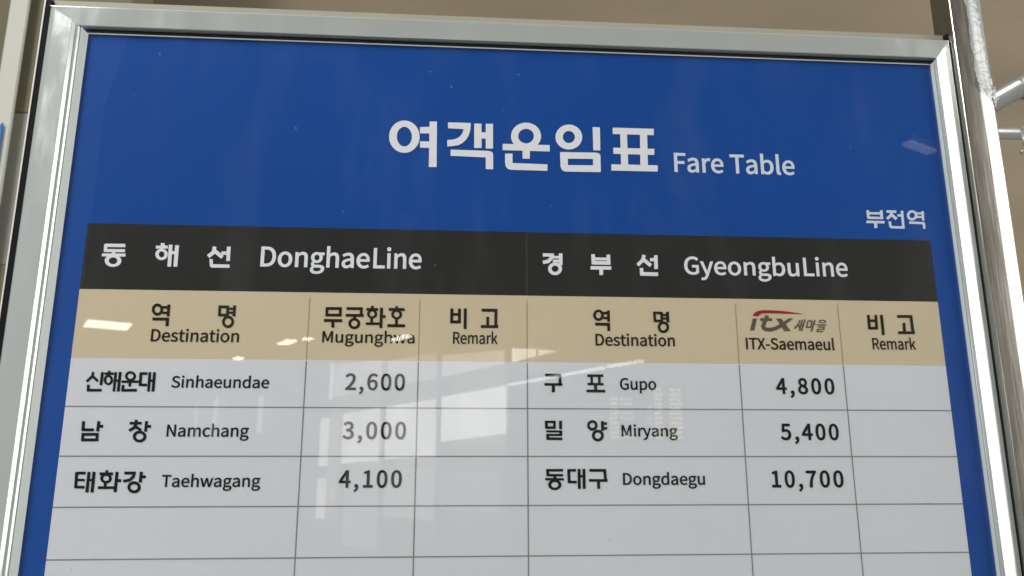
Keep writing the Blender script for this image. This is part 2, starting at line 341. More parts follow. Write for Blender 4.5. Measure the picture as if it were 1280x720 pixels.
HANGUL = {'t1':{'p':[[-12662,12985,-11218,13058,-11200,12199,-12642,12166],[-12617,11143,-11299,11158,-11281,10307,-12597,10319],[-11522,13740,-10629,13770,-10562,7893,-11491,7867],[-9297,13709,-6530,13708,-6570,12815,-6815,11959,-7148,11429,-7566,11027,-7985,10781,-8645,10632,-9341,10572,-9355,11400,-8658,11486,-8177,11657,-7819,11928,-7581,12261,-7441,12657,-7407,12880,-9284,12924],[-6116,13642,-5227,13671,-5193,10490,-6087,10463],[-4715,13662,-3825,13691,-3813,10454,-4696,10427],[-5280,12530,-4648,12550,-4643,11728,-5274,11708],[-8926,10171,-4417,10151,-4053,10084,-3847,9896,-3798,9653,-3791,7789,-4681,7803,-4690,9291,-8914,9374],],
'r':[[-14499,11680,1831,57,-60,2091,0.49,0.602],],
'd':[]},
't2':{'p':[[-2649,11112,3101,11118,3090,10284,-2648,10294],[-228,10536,686,10563,641,9265,-234,9266],[-2357,9850,-1447,9877,-1449,8664,2790,8617,2780,7779,-1632,7785,-2054,7902,-2272,8216,-2356,8663],[8430,13667,9338,13656,9318,10600,8442,10600],[4351,10256,8842,10311,9148,10229,9302,9972,9326,9491,4338,9398],[4351,10256,5308,10272,5265,7745,4923,7736,4560,7919,4383,8339],[4387,8572,9304,8672,9293,7792,4923,7736,4560,7919,4383,8339],[8385,10285,8842,10311,9148,10229,9302,9972,9293,7792,8348,7779],],
'r':[[207,12206,1839,58,10,1776,0.52,0.533],[5466,12252,1656,52,29,1637,0.448,0.484],],
'd':[]},
't3':{'p':[[10933,13668,16078,13674,16042,12822,10907,12819],[10903,11027,16029,11024,15995,10208,10915,10216],[10615,8852,16361,8872,16326,8051,10590,8035],[11835,13007,12683,13007,12709,8704,11818,8678],[14309,13019,15211,13021,15137,8707,14193,8680],],
'r':[],'d':[]},
'busta':{'p':[[42235,3715,42602,3724,42578,2679,42239,2651],[43977,3757,44336,3765,44295,2601,43920,2612],[42340,3170,42376,3484,44164,3507,44126,3192],[42266,2915,44308,2894,44295,2601,42404,2577,42258,2652],[42075,2043,42117,2377,44438,2381,44395,2047],[43063,2190,43457,2224,43422,1456,43028,1423],[44790,3451,44837,3788,46096,3778,46047,3442],[45301,3640,45659,3572,45508,3098,45151,3167],[45220,3269,45439,2995,44873,2514,44654,2787],[45250,3087,45529,3376,46140,2784,45860,2496],[46131,2984,46176,3299,46806,3294,46760,2979],[46631,3751,46981,3759,46905,1433,46575,1426],[44903,2342,45242,2349,45280,1747,46931,1744,46905,1433,45188,1434,44963,1584],[48646,3323,48687,3607,49466,3606,49424,3321],[48590,2851,48631,3135,49409,3133,49367,2849],[49287,3764,49629,3773,49552,2505,49255,2538],[47579,2402,49360,2364,49567,2310,49597,2155,49581,1472,49253,1484,49263,2050,47541,2079],],
'r':[[48050,3186,682,16,79,669,0.5,0.529],],
'd':[[45330,3132,187,4,21,189]]},
'donghae':{'p':[[-47788,-2403,-45590,-2387,-45549,-2786,-47800,-2801],[-47916,-2494,-47535,-2457,-47491,-3369,-47853,-3317],[-47885,-3024,-45552,-3022,-45515,-3374,-47845,-3391],[-46981,-3256,-46601,-3249,-46554,-3689,-46934,-3696],[-48032,-3556,-45443,-3535,-45407,-3887,-48007,-3907],[-41684,-2202,-41237,-2227,-41226,-2642,-41672,-2617],[-42193,-2526,-40879,-2499,-40846,-2854,-42187,-2881],[-40778,-2393,-40362,-2385,-40292,-4965,-40705,-4973],[-40081,-2424,-39637,-2415,-39603,-4953,-40044,-4961],[-40445,-3509,-40469,-3131,-39984,-3136,-39959,-3515],[-35885,-2477,-35452,-2549,-35511,-3219,-35943,-3147],[-35876,-3006,-35578,-3361,-36148,-3890,-36447,-3536],[-35736,-3213,-35490,-2852,-34565,-3591,-34813,-3951],[-34843,-3454,-34867,-3057,-34139,-3058,-34116,-3454],[-34299,-2486,-33865,-2477,-33833,-4184,-34252,-4192],[-36134,-4005,-35745,-3998,-35697,-4588,-33830,-4598,-33813,-4995,-35803,-5002,-36009,-4858],],
'r':[[-46723,-4395,915,17,-77,717,0.507,0.551],[-41474,-3546,690,13,-64,678,0.44,0.522],],
'd':[[-35727,-3183,216,4,-18,230]]},
'gyeongbu':{'p':[[2100,-2970,2113,-2561,3434,-2566,3419,-2975],[3012,-2664,3427,-2763,3317,-3193,2903,-3094],[2955,-2997,3266,-3290,2905,-3693,2594,-3401],[2713,-3331,2786,-3762,2149,-3896,2075,-3465],[3285,-3182,3294,-2855,4185,-2853,4175,-3180],[3279,-3639,3289,-3313,4134,-3312,4123,-3639],[3994,-2546,4455,-2537,4417,-4003,3988,-3950],[7854,-2590,8303,-2558,8332,-3752,7885,-3784],[9680,-2601,10130,-2569,10154,-3795,9705,-3827],[7997,-3308,8013,-2947,10033,-2955,10015,-3316],[7923,-3824,7945,-3382,10142,-3402,10117,-3845],[7747,-4444,7762,-4020,10240,-4005,10222,-4430],[8799,-4213,9246,-4205,9221,-5089,8775,-5096],[14015,-2496,14433,-2599,14258,-3203,13841,-3101],[13900,-2999,14199,-3304,13541,-3976,13242,-3672],[13982,-3295,14270,-2944,15131,-3667,14842,-4016],[14899,-3303,14923,-2907,15603,-2909,15577,-3305],[15402,-2562,15856,-2541,15828,-4234,15376,-4254],[13636,-4161,14055,-4145,14042,-4863,13624,-4880],[13638,-5088,13668,-4631,15832,-4654,15799,-5112],],
'r':[[3537,-4429,829,15,11,776,0.482,0.49],],
'd':[[3110,-3144,214,4,3,221],[2750,-3547,214,4,3,220],[14050,-3152,218,4,9,222]]},
'head1':{'p':[[-40781,-9830,-40805,-9532,-40185,-9532,-40161,-9831],[-40722,-10460,-40746,-10163,-40126,-10164,-40103,-10461],[-40276,-9343,-39953,-9366,-39934,-10722,-40257,-10699],[-41746,-11187,-41775,-10852,-39975,-10846,-39947,-11182],[-40295,-10865,-39953,-10891,-39945,-11842,-40286,-11815],[-34695,-9401,-34388,-9409,-34339,-10603,-34645,-10595],[-34654,-9698,-34677,-9378,-33531,-9371,-33509,-9691],[-34620,-10630,-34635,-10311,-33481,-10333,-33466,-10651],[-33817,-9408,-33529,-9415,-33482,-10610,-33769,-10602],[-33567,-9877,-33584,-9617,-32938,-9617,-32922,-9877],[-33551,-10325,-33567,-10065,-32923,-10066,-32907,-10325],[-33069,-9342,-32742,-9365,-32747,-10627,-33073,-10603],],
'r':[[-41316,-9949,618,9,-66,697,0.514,0.533],[-33497,-11236,660,8,-55,715,0.541,0.558],],
'd':[]},
'head2':{'p':[[-22785,-9400,-22470,-9405,-22446,-10480,-22761,-10475],[-21272,-9377,-20956,-9385,-20946,-10462,-21262,-10454],[-22760,-9720,-22774,-9394,-20976,-9379,-20963,-9705],[-22741,-10480,-22756,-10155,-20970,-10141,-20957,-10466],[-22886,-11119,-22900,-10774,-20863,-10767,-20850,-11113],[-22062,-10954,-21727,-10954,-21698,-11760,-22033,-11759],[-20432,-9698,-20444,-9371,-18600,-9355,-18588,-9682],[-18906,-9382,-18589,-9395,-18601,-10311,-18918,-10298],[-20486,-10480,-20497,-10155,-18469,-10148,-18459,-10474],[-19655,-10347,-19339,-10343,-19326,-10647,-19642,-10651],[-17688,-9175,-17370,-9179,-17366,-9557,-17684,-9553],[-18190,-9768,-18200,-9441,-16865,-9433,-16855,-9760],[-17714,-10572,-17397,-10573,-17384,-11202,-17700,-11200],[-18194,-11411,-18206,-11109,-16481,-11086,-16470,-11390],[-16651,-9362,-16312,-9371,-16318,-11759,-16656,-11750],[-16423,-10579,-16427,-10252,-15992,-10257,-15988,-10583],[-14929,-9176,-14610,-9181,-14610,-9519,-14929,-9513],[-15658,-9733,-15665,-9405,-13856,-9400,-13850,-9729],[-14914,-10638,-14596,-10638,-14582,-11399,-14900,-11399],[-15753,-11625,-15762,-11279,-13763,-11274,-13756,-11621],],
'r':[[-19488,-11256,668,8,-27,647,0.529,0.531],[-17523,-10125,573,8,-20,540,0.483,0.528],[-14750,-10149,615,8,-18,582,0.516,0.526],],
'd':[]},
'head3':{'p':[[-8637,-9356,-8300,-9358,-8308,-11082,-8643,-11080],[-7758,-9362,-7438,-9361,-7433,-11069,-7751,-11070],[-8497,-10206,-8502,-9898,-7550,-9885,-7546,-10193],[-8600,-11094,-8603,-10751,-7446,-10745,-7444,-11087],[-7095,-9335,-6757,-9335,-6763,-11735,-7099,-11734],[-5044,-9695,-5045,-9331,-3268,-9314,-3268,-9679],[-3563,-9371,-3224,-9370,-3243,-11439,-3581,-11439],[-4501,-10268,-4180,-10266,-4183,-11348,-4503,-11350],[-5131,-11597,-5130,-11255,-3137,-11247,-3139,-11590],],
'r':[],'d':[]},
'head4':{'p':[[9132,-9807,9141,-9496,9735,-9488,9726,-9799],[9114,-10384,9126,-10096,9739,-10097,9726,-10386],[9556,-9351,9884,-9337,9883,-10668,9556,-10682],[8130,-11148,8144,-10799,9872,-10806,9856,-11155],[9530,-10897,9878,-10877,9890,-11749,9543,-11768],[15021,-9434,15332,-9413,15348,-10613,15038,-10635],[14998,-9708,15016,-9396,16177,-9400,16158,-9712],[15073,-10655,15092,-10345,16077,-10351,16057,-10662],[15852,-9443,16164,-9420,16179,-10583,15869,-10605],[16021,-9925,16040,-9655,16766,-9665,16746,-9935],[16051,-10341,16071,-10072,16747,-10082,16727,-10352],[16550,-9413,16903,-9392,16902,-10662,16550,-10682],],
'r':[[8555,-9920,631,8,18,676,0.5,0.543],[16169,-11239,676,8,31,695,0.543,0.556],],
'd':[]},
'swoosh':{'p':[[26958,-9782,27058,-9570,27219,-9389,27530,-9195,28070,-9071,28604,-9042,29242,-9044,30516,-9100,31574,-9213,32630,-9357,33159,-9435,32408,-9456,31343,-9428,30066,-9403,29002,-9396,28256,-9428,27909,-9527,27646,-9794],],
'r':[],'d':[]},
'itx':{'p':[[26938,-10067,27446,-10060,26995,-11481,26520,-11487],[28521,-9603,28930,-9767,28540,-10582,28131,-10419],[28129,-10424,28542,-10578,28326,-11052,27914,-10899],[27904,-11062,28337,-10890,28423,-11151,27990,-11322],[28106,-11445,28307,-11027,28636,-11160,28434,-11577],[28518,-11592,28552,-11144,29082,-11138,29048,-11586],[29105,-11578,29024,-11146,29565,-11003,29646,-11436],[29691,-11419,29519,-11020,30071,-10750,30242,-11150],[30010,-10795,31296,-9999,31883,-9991,30306,-11074,29920,-11268],[27818,-10339,27841,-10024,29285,-10005,29261,-10320],[29751,-10030,30390,-10022,31438,-11512,30642,-11521],],
'r':[],'d':[[28335,-10501,227,3,17,225],[28120,-10976,227,3,17,225],[28207,-11236,227,3,17,224],[28535,-11368,227,3,17,224],[29065,-11362,227,3,17,224],[29605,-11219,227,3,17,225]]},
'saema':{'p':[[32572,-10176,32717,-10230,32508,-10686,32362,-10632],[32380,-10607,32490,-10711,31943,-11274,31832,-11171],[32332,-10740,32487,-10684,32634,-11208,32479,-11263],[32885,-10105,33036,-10145,32550,-11467,32400,-11426],[33222,-10045,33371,-10091,32788,-11530,32640,-11484],[32740,-10834,32752,-10687,33030,-10684,33017,-10830],[33635,-10354,33649,-10195,34141,-10189,34127,-10347],[34049,-10231,34202,-10264,33951,-11047,33798,-11014],[33334,-11116,33348,-10958,33903,-10951,33889,-11109],[33568,-10234,33719,-10273,33436,-11077,33285,-11039],[34409,-10112,34568,-10162,33995,-11559,33836,-11510],[34223,-10710,34236,-10563,34536,-10559,34523,-10706],[34661,-10820,34676,-10673,35800,-10670,35785,-10817],[34779,-11066,34791,-10931,35594,-10921,35582,-11056],[35498,-10949,35638,-10986,35525,-11293,35385,-11256],[34648,-11330,34661,-11195,35506,-11185,35493,-11320],[34663,-11217,34799,-11265,34666,-11561,34530,-11513],[34539,-11594,34551,-11459,35374,-11450,35362,-11585],],
'r':[[35381,-10326,451,6,20,222,0.667,0.476],],
'd':[[32435,-10659,80,1,7,79]]},
'head5':{'p':[[40932,-9466,41278,-9427,41273,-11162,40928,-11200],[41863,-9448,42210,-9419,42147,-11156,41802,-11184],[41066,-10309,41103,-9989,42068,-9985,42031,-10305],[41024,-11219,41062,-10882,42159,-10877,42120,-11214],[42544,-9446,42910,-9403,42909,-11855,42544,-11897],[44645,-9745,44687,-9405,46532,-9397,46488,-9738],[46205,-9472,46574,-9420,46609,-11546,46241,-11597],[45255,-10370,45603,-10343,45547,-11509,45200,-11536],[44554,-11718,44595,-11381,46674,-11374,46631,-11711],],
'r':[],'d':[]},
'k1':{'p':[[-47605,-16966,-47320,-17025,-47362,-17489,-47648,-17430],[-47615,-17353,-47395,-17566,-47944,-18173,-48163,-17961],[-47559,-17564,-47382,-17354,-46770,-17918,-46947,-18128],[-46643,-16987,-46337,-17024,-46353,-18447,-46657,-18410],[-47967,-18381,-47654,-18405,-47631,-19067,-47943,-19044],[-47896,-19146,-47930,-18844,-46375,-18833,-46341,-19136],[-45931,-16849,-45634,-16865,-45619,-17168,-45915,-17153],[-46250,-17307,-46279,-17040,-45290,-17032,-45261,-17299],[-45217,-16980,-44939,-17008,-44927,-19140,-45204,-19113],[-44759,-16957,-44452,-16988,-44450,-19139,-44755,-19108],[-45067,-18067,-45094,-17811,-44621,-17807,-44594,-18064],[-44350,-18173,-44378,-17907,-42499,-17893,-42472,-18160],[-43597,-18040,-43319,-18063,-43309,-18578,-43587,-18556],[-44308,-18380,-44002,-18408,-43996,-19046,-44301,-19018],[-44264,-19140,-44300,-18838,-42669,-18800,-42633,-19103],[-42491,-17283,-42520,-16986,-41723,-16980,-41694,-17276],[-42564,-17036,-42257,-17053,-42200,-18497,-42506,-18480],[-42480,-18521,-42507,-18226,-41651,-18229,-41625,-18524],[-41605,-16954,-41307,-16975,-41255,-19114,-41551,-19093],[-41120,-16948,-40803,-16973,-40771,-19113,-41086,-19088],[-41403,-18045,-41429,-17778,-40970,-17775,-40944,-18042],],
'r':[[-45777,-17864,498,4,-62,569,0.431,0.578],[-43479,-17428,587,5,-56,545,0.529,0.525],],
'd':[[-47505,-17459,142,1,-17,147]]},
'k2':{'p':[[-48045,-22314,-47717,-22336,-47669,-23348,-47996,-23326],[-47955,-23391,-47987,-23077,-46717,-23090,-46686,-23404],[-46445,-22290,-46116,-22331,-46129,-23439,-46457,-23399],[-46235,-23023,-46270,-22708,-45796,-22706,-45761,-23021],[-47896,-23881,-47932,-23568,-46167,-23564,-46132,-23877],[-47946,-23603,-47638,-23622,-47592,-24464,-47900,-24446],[-47896,-24465,-47932,-24153,-46127,-24149,-46093,-24462],[-46469,-23603,-46160,-23615,-46100,-24458,-46408,-24446],[-42536,-22134,-42224,-22161,-42219,-22553,-42531,-22526],[-43026,-22674,-43057,-22376,-41793,-22371,-41764,-22669],[-42478,-22470,-42186,-22609,-42368,-23087,-42660,-22949],[-42603,-22880,-42425,-23156,-42930,-23461,-43109,-23186],[-42457,-23018,-42307,-22757,-41696,-23155,-41846,-23415],[-41436,-22276,-41123,-22308,-41132,-23439,-41444,-23406],[-41260,-23015,-41289,-22718,-40776,-22716,-40747,-23014],],
'r':[[-41858,-23943,715,2,-63,632,0.548,0.521],],
'd':[[-42514,-23018,155,0,-16,158]]},
'k3':{'p':[[-47997,-27938,-48035,-27649,-47052,-27633,-47014,-27922],[-48123,-27681,-47799,-27704,-47723,-29358,-48045,-29334],[-47894,-28626,-47923,-28374,-47065,-28376,-47036,-28627],[-47991,-29363,-48021,-29095,-46997,-29105,-46968,-29374],[-46867,-27634,-46543,-27669,-46525,-29809,-46848,-29774],[-46353,-27635,-46020,-27669,-45997,-29810,-46328,-29776],[-46678,-28672,-46744,-28433,-46253,-28349,-46187,-28589],[-45034,-27476,-44728,-27491,-44708,-27830,-45014,-27814],[-45585,-28017,-45619,-27710,-44227,-27711,-44194,-28018],[-45056,-28808,-44751,-28824,-44724,-29303,-45029,-29286],[-45595,-29436,-45627,-29149,-43772,-29153,-43741,-29440],[-43975,-27646,-43650,-27678,-43637,-29782,-43960,-29749],[-43751,-28719,-43783,-28412,-43314,-28413,-43282,-28719],[-43036,-27935,-43068,-27627,-41873,-27628,-41842,-27936],[-42170,-27662,-41865,-27733,-41927,-28198,-42232,-28127],[-42194,-28049,-41965,-28277,-42300,-28614,-42529,-28386],[-42462,-28350,-42368,-28650,-43024,-28792,-43119,-28492],[-41460,-27637,-41133,-27674,-41149,-28790,-41474,-28753],[-41271,-28334,-41302,-28027,-40796,-28027,-40766,-28335],],
'r':[[-44881,-28336,603,-1,-57,523,0.486,0.5],[-41892,-29259,689,-1,-63,623,0.537,0.514],],
'd':[[-42079,-28163,153,0,-16,154],[-42415,-28500,153,0,-16,153]]},
'k4':{'p':[[2217,-17114,2222,-16796,4068,-16791,4061,-17109],[3757,-16854,4076,-16844,4087,-17974,3768,-17984],[2131,-18158,2136,-17862,4201,-17866,4193,-18162],[2976,-18032,3334,-18029,3322,-18904,2965,-18907],[7072,-17131,7079,-16833,8920,-16818,8912,-17117],[7423,-16984,7704,-16973,7709,-17902,7429,-17912],[8305,-16976,8606,-16967,8600,-17897,8299,-17905],[7068,-18077,7077,-17799,8932,-17805,8922,-18083],[7819,-17956,8160,-17945,8159,-18713,7819,-18723],[6937,-18883,6947,-18567,9098,-18571,9087,-18888],],
'r':[],'d':[]},
'k5':{'p':[[2134,-22102,2468,-22088,2495,-22972,2161,-22986],[2160,-22357,2163,-22087,3359,-22082,3355,-22353],[2189,-22998,2194,-22709,3351,-22714,3345,-23003],[3073,-22110,3368,-22109,3356,-22976,3061,-22977],[3744,-22093,4079,-22085,4082,-23025,3748,-23032],[2285,-23382,2290,-23151,4080,-23164,4074,-23395],[3755,-23191,4089,-23190,4080,-23765,3746,-23766],[2281,-23786,2286,-23537,4055,-23541,4050,-23791],[2274,-23579,2607,-23564,2627,-24173,2294,-24188],[2321,-24217,2328,-23930,4095,-23944,4088,-24232],[8504,-22113,8842,-22103,8840,-23190,8503,-23199],[8661,-22535,8669,-22244,9198,-22242,9190,-22533],[8647,-23069,8655,-22760,9211,-22758,9203,-23068],],
'r':[[7520,-22592,602,2,14,589,0.492,0.492],[8121,-23719,684,2,17,659,0.514,0.521],],
'd':[]},
'k6':{'p':[[2229,-27664,2233,-27381,4121,-27382,4117,-27665],[2222,-27425,2551,-27410,2579,-28148,2250,-28162],[2277,-28181,2282,-27918,4113,-27929,4108,-28192],[3020,-28068,3350,-28068,3344,-28507,3014,-28506],[2109,-28619,2114,-28356,4197,-28377,4191,-28639],[4644,-27674,4649,-27392,5560,-27392,5554,-27675],[4574,-27425,4905,-27412,4942,-28888,4612,-28901],[4665,-28929,4675,-28648,5628,-28668,5617,-28949],[5740,-27386,6072,-27381,6063,-29532,5733,-29537],[6288,-27387,6620,-27382,6608,-29534,6278,-29538],[5905,-28308,5911,-28045,6457,-28046,6452,-28309],[7058,-27686,7066,-27383,8924,-27393,8914,-27696],[8618,-27443,8951,-27416,9026,-28651,8694,-28678],[6986,-28758,6996,-28476,9094,-28497,9083,-28779],[7900,-28639,8232,-28634,8226,-29537,7895,-29542],],
'r':[[3171,-29092,742,-1,8,568,0.537,0.538],],
'd':[]}}
LATIN = [['fare', 'Fare Table', [18159, 19908, 21691, 22920, 24674, 25384, 27281, 29064, 31022, 31921], 8130, 9046, 9295, 0.00665], ['dh1', 'Donghae', [-30660, -28578, -26744, -24898, -23191, -21354, -19650], -4709, 8643, 8799, 0.006999999999999999], ['dh2', 'Line', [-17856, -16252, -15440, -13637], -4697, 8437, 9038, 0.006999999999999999], ['gb1', 'Gyeongbu', [18877, 20959, 22534, 24208, 26040, 27884, 29588, 31456], -4793, 8632, 8172, 0.006299999999999999], ['gb2', 'Line', [33387, 34974, 35777, 37559], -4752, 8343, 8537, 0.006299999999999999], ['de1', 'Destination', [-41882, -40628, -39619, -38766, -38079, -37578, -36467, -35441, -34754, -34253, -33148], -13528, 5204, 5216, 0.0056], ['mu', 'Mugunghwa', [-23147, -21641, -20516, -19471, -18345, -17215, -16169, -15044, -13557], -13447, 5294, 4905, 0.0049], ['re1', 'Remark', [-8411, -7497, -6699, -5366, -4555, -3997], -13431, 4113, 5107, 0.0049], ['de2', 'Destination', [7974, 9195, 10179, 11009, 11678, 12167, 13249, 14248, 14918, 15406, 16481], -13466, 5069, 5136, 0.0063], ['itx', 'ITX-Saemaeul', [25761, 26255, 27265, 28231, 28817, 29822, 30771, 31705, 33267, 34216, 35150, 36174], -13713, 4816, 5054, 0.00665], ['re2', 'Remark', [41133, 42087, 42919, 44311, 45156, 45739], -13573, 4291, 5115, 0.0056], ['sin', 'Sinhaeundae', [-39099, -38071, -37596, -36544, -35497, -34525, -33569, -32522, -31470, -30400, -29429], -18626, 4927, 4752, 0.0056], ['nam', 'Namchang', [-39209, -37944, -36959, -35338, -34445, -33383, -32397, -31330], -23920, 4999, 4859, 0.0056], ['tae', 'Taehwagang', [-39129, -38091, -37115, -36155, -35103, -33713, -32737, -31760, -30784, -29727], -29224, 4950, 4728, 0.0056], ['gup', 'Gupo', [10748, 11931, 12974, 14038], -18527, 4904, 4984, 0.0063], ['mir', 'Miryang', [10685, 12115, 12600, 13283, 14201, 15193, 16268], -23785, 5032, 4751, 0.0063], ['don', 'Dongdaegu', [10671, 11898, 12979, 14067, 15073, 16178, 17183, 18171, 19176], -29096, 5093, 4829, 0.0063], ['p1', '2,600', [-20233, -18717, -17852, -16336, -14820], -18749, 6706, 6843, 0.006999999999999999], ['p2', '3,000', [-20261, -18676, -17749, -16164, -14578], -24113, 6793, 6932, 0.006999999999999999], ['p3', '4,100', [-20411, -18862, -17958, -16409, -14859], -29309, 6646, 6782, 0.007699999999999999], ['p4', '4,800', [29141, 30737, 31694, 33289, 34884], -18867, 6579, 6714, 0.00945], ['p5', '5,400', [29264, 30833, 31760, 33329, 34898], -24116, 6618, 6754, 0.00945], ['p6', '10,700', [27674, 29257, 30840, 31779, 33362, 34945], -29382, 6641, 6777, 0.00945]]
NEAR = 3.9
TILT = 12.6
TILTR = 10.6

INK_LAYER = -0.0006     # every print lies a fraction of a millimetre above the one below


def flat(name, tris_or_faces, verts, y, mat, parent, thick=0.00012):
    """printed shape: verts are (x, z) on the sheet; a very thin layer of ink with its own edge"""
    bm = bmesh.new()
    vs = [bm.verts.new((x, y, ZT + z)) for x, z in verts]
    for f in tris_or_faces:
        try:
            bm.faces.new([vs[i] for i in f])
        except ValueError:
            pass
    bmesh.ops.recalc_face_normals(bm, faces=bm.faces)
    bm.normal_update()
    fl = [f for f in bm.faces if f.normal.y > 0]
    if fl:
        bmesh.ops.reverse_faces(bm, faces=fl)
    return obj(name, bm, mat, parent)


def rect(name, x0, x1, z0, z1, y, mat, parent):
    return flat(name, [(0, 1, 2, 3)], [(x0, z0), (x1, z0), (x1, z1), (x0, z1)], y, mat, parent)


def circle(q, n_=40):
    cx, cz, ax, az, bx, bz = [v * 1e-5 for v in q[:6]]
    return [(cx + ax * math.cos(t) + bx * math.sin(t), cz + az * math.cos(t) + bz * math.sin(t)) for t in (2 * math.pi * i / n_ for i in range(n_))]


def hangul(name, key, mat, parent, y=INK_LAYER):
    g = HANGUL[key]
    verts, faces = [], []

    def put(pts):
        s = len(verts)
        verts.extend(Vector(p) for p in pts)
        a = sum(pts[i][0] * pts[(i + 1) % len(pts)][1] - pts[(i + 1) % len(pts)][0] * pts[i][1] for i in range(len(pts)))
        idx = list(range(s, s + len(pts)))
        faces.append(idx if a > 0 else idx[::-1])
    for p_ in g['p']:
        put([(p_[i] * 1e-5, p_[i + 1] * 1e-5) for i in range(0, len(p_), 2)])
    for d_ in g['d']:
        put(circle(d_, 20))
    for r_ in g['r']:
        O = circle(r_)
        cx, cz, ax, az, bx, bz = [v * 1e-5 for v in r_[:6]]
        kx, kz = r_[6], r_[7]
        N = circle([cx * 1e5, cz * 1e5, ax * kx * 1e5, az * kx * 1e5, bx * kz * 1e5, bz * kz * 1e5])
        for i in range(len(O)):
            j = (i + 1) % len(O)
            put([O[i], O[j], N[j], N[i]])
    v2, e2, f2, _vo, _eo, fo = delaunay_2d_cdt(verts, [], faces, 0, 1e-7)
    f2 = [f for f, src in zip(f2, fo) if src]
    return flat(name, f2, [(v.x, v.y) for v in v2], y, mat, parent)


def loop_points(s, n_=7):
    """one closed bezier outline as a polygon"""
    k = len(s) // 6
    P = [[t / 1000 for t in s[6 * i:6 * i + 6]] for i in range(k)]
    pts = []
    for i in range(k):
        p, q = P[i], P[(i + 1) % k]
        a, b, c, d = Vector(p[0:2]), Vector(p[4:6]), Vector(q[2:4]), Vector(q[0:2])
        straight = abs((b - a).cross(d - a)) < 1e-5 and abs((c - a).cross(d - a)) < 1e-5
        steps = 1 if straight else n_
        for j in range(steps):
            t = j / steps
            pts.append(a * (1 - t) ** 3 + b * 3 * t * (1 - t) ** 2 + c * 3 * t * t * (1 - t) + d * t ** 3)
    return pts


GLYPH_CACHE = {}


def fat_glyph(ch, off):
    """fill of a letter, thickened all round by off, as one clean triangulation"""
    if (ch, off) in GLYPH_CACHE:
        return GLYPH_CACHE[(ch, off)]
    loops = [loop_points(s) for s in GLYPHS[ch]]

    def inside(p):
        c = False
        for L in loops:
            for i in range(len(L)):
                a, b = L[i], L[i - 1]
                if (a.y > p.y) != (b.y > p.y) and p.x < (b.x - a.x) * (p.y - a.y) / (b.y - a.y) + a.x:
                    c = not c
        return c
    verts, edges = [], []
    for L in loops:
        s0 = len(verts)
        verts += L
        edges += [(s0 + i, s0 + (i + 1) % len(L)) for i in range(len(L))]
    v1, _e, f1, *_ = delaunay_2d_cdt(verts, edges, [], 0, 1e-7)
    verts, faces = [], []

    def put(pts):
        s0 = len(verts)
        verts.extend(pts)
        ar = sum(pts[i].cross(pts[(i + 1) % len(pts)]) for i in range(len(pts)))
        idx = list(range(s0, s0 + len(pts)))
        faces.append(idx if ar > 0 else idx[::-1])
    for f in f1:
        tri = [v1[i] for i in f]
        if inside((tri[0] + tri[1] + tri[2]) / 3):
            put(tri)
    for L in loops:
        for i in range(len(L)):
            a, b = L[i - 1], L[i]
            d = (b - a)
            if d.length < 1e-7:
                continue
            nn = Vector((-d.y, d.x)).normalized() * off
            put([a + nn, a - nn, b - nn, b + nn])
            c = L[(i + 1) % len(L)]
            d1, d2 = d.normalized(), (c - b).normalized() if (c - b).length > 1e-7 else d.normalized()
            if d1.dot(d2) < 0.985:                     # a corner: fill the outside with a mitred wedge
                n1, n2 = Vector((-d1.y, d1.x)), Vector((-d2.y, d2.x))
                sg = -1 if d1.cross(d2) > 0 else 1
                h = n1 + n2
                if h.length > 0.5:
                    h = h / (h.length_squared) * 2 * off * sg
                    put([b, b + n1 * off * sg, b + h, b + n2 * off * sg])
    v2, _e, f2, _vo, _eo, fo = delaunay_2d_cdt(verts, [], faces, 0, 1e-7)
    f2 = [f for f, src in zip(f2, fo) if src]
    GLYPH_CACHE[(ch, off)] = (v2, f2)
    return v2, f2


def latin(name, keys, mat, parent, y=INK_LAYER):
    bm = bmesh.new()
    for nm, text, xs, base, ex, ey, off in LATIN:
        if nm not in keys:
            continue
        for ch, x in zip(text, xs):
            if ch == ' ':
                continue
            v2, f2 = fat_glyph(ch, off)
            vs = [bm.verts.new((x * 1e-5 + v.x * ex * 1e-5, y, ZT + base * 1e-5 + v.y * ey * 1e-5)) for v in v2]
            for f in f2:
                try:
                    bm.faces.new([vs[i] for i in f])
                except ValueError:
                    pass
    bm.normal_update()
    fl = [f for f in bm.faces if f.normal.y > 0]
    if fl:
        bmesh.ops.reverse_faces(bm, faces=fl)
    return obj(name, bm, mat, parent)


# ------------------------------------------------------------------ hall behind the camera, seen mirrored in the cover sheet
# long window wall on the right: S runs along it away from the sign, Z is height above the eye
DV = Vector((-0.4746, -0.880, 0))
NV = Vector((0.880, -0.4746, 0))
EYE = Vector((-0.08459, -0.92171, ZT - 0.28617))
EYEM = Vector((-0.08459, 0.92171, ZT - 0.28617))      # the eye mirrored in the sign
D = 8.0


def on_wall(s, z, back=0.0, dist=D):
    p_ = EYEM.copy()
    p_.y = -p_.y
    p_ = Vector((-0.08459, -0.92171, ZT - 0.28617)) + Vector((0, 2 * 0.92171 * 0, 0))
    # mirrored rays start from the eye's image on the far side of the sheet
    return Vector((EYE.x, -EYE.y * 1.0, EYE.z)) + DV * s * dist + NV * (dist + back) + Vector((0, 0, z * dist))


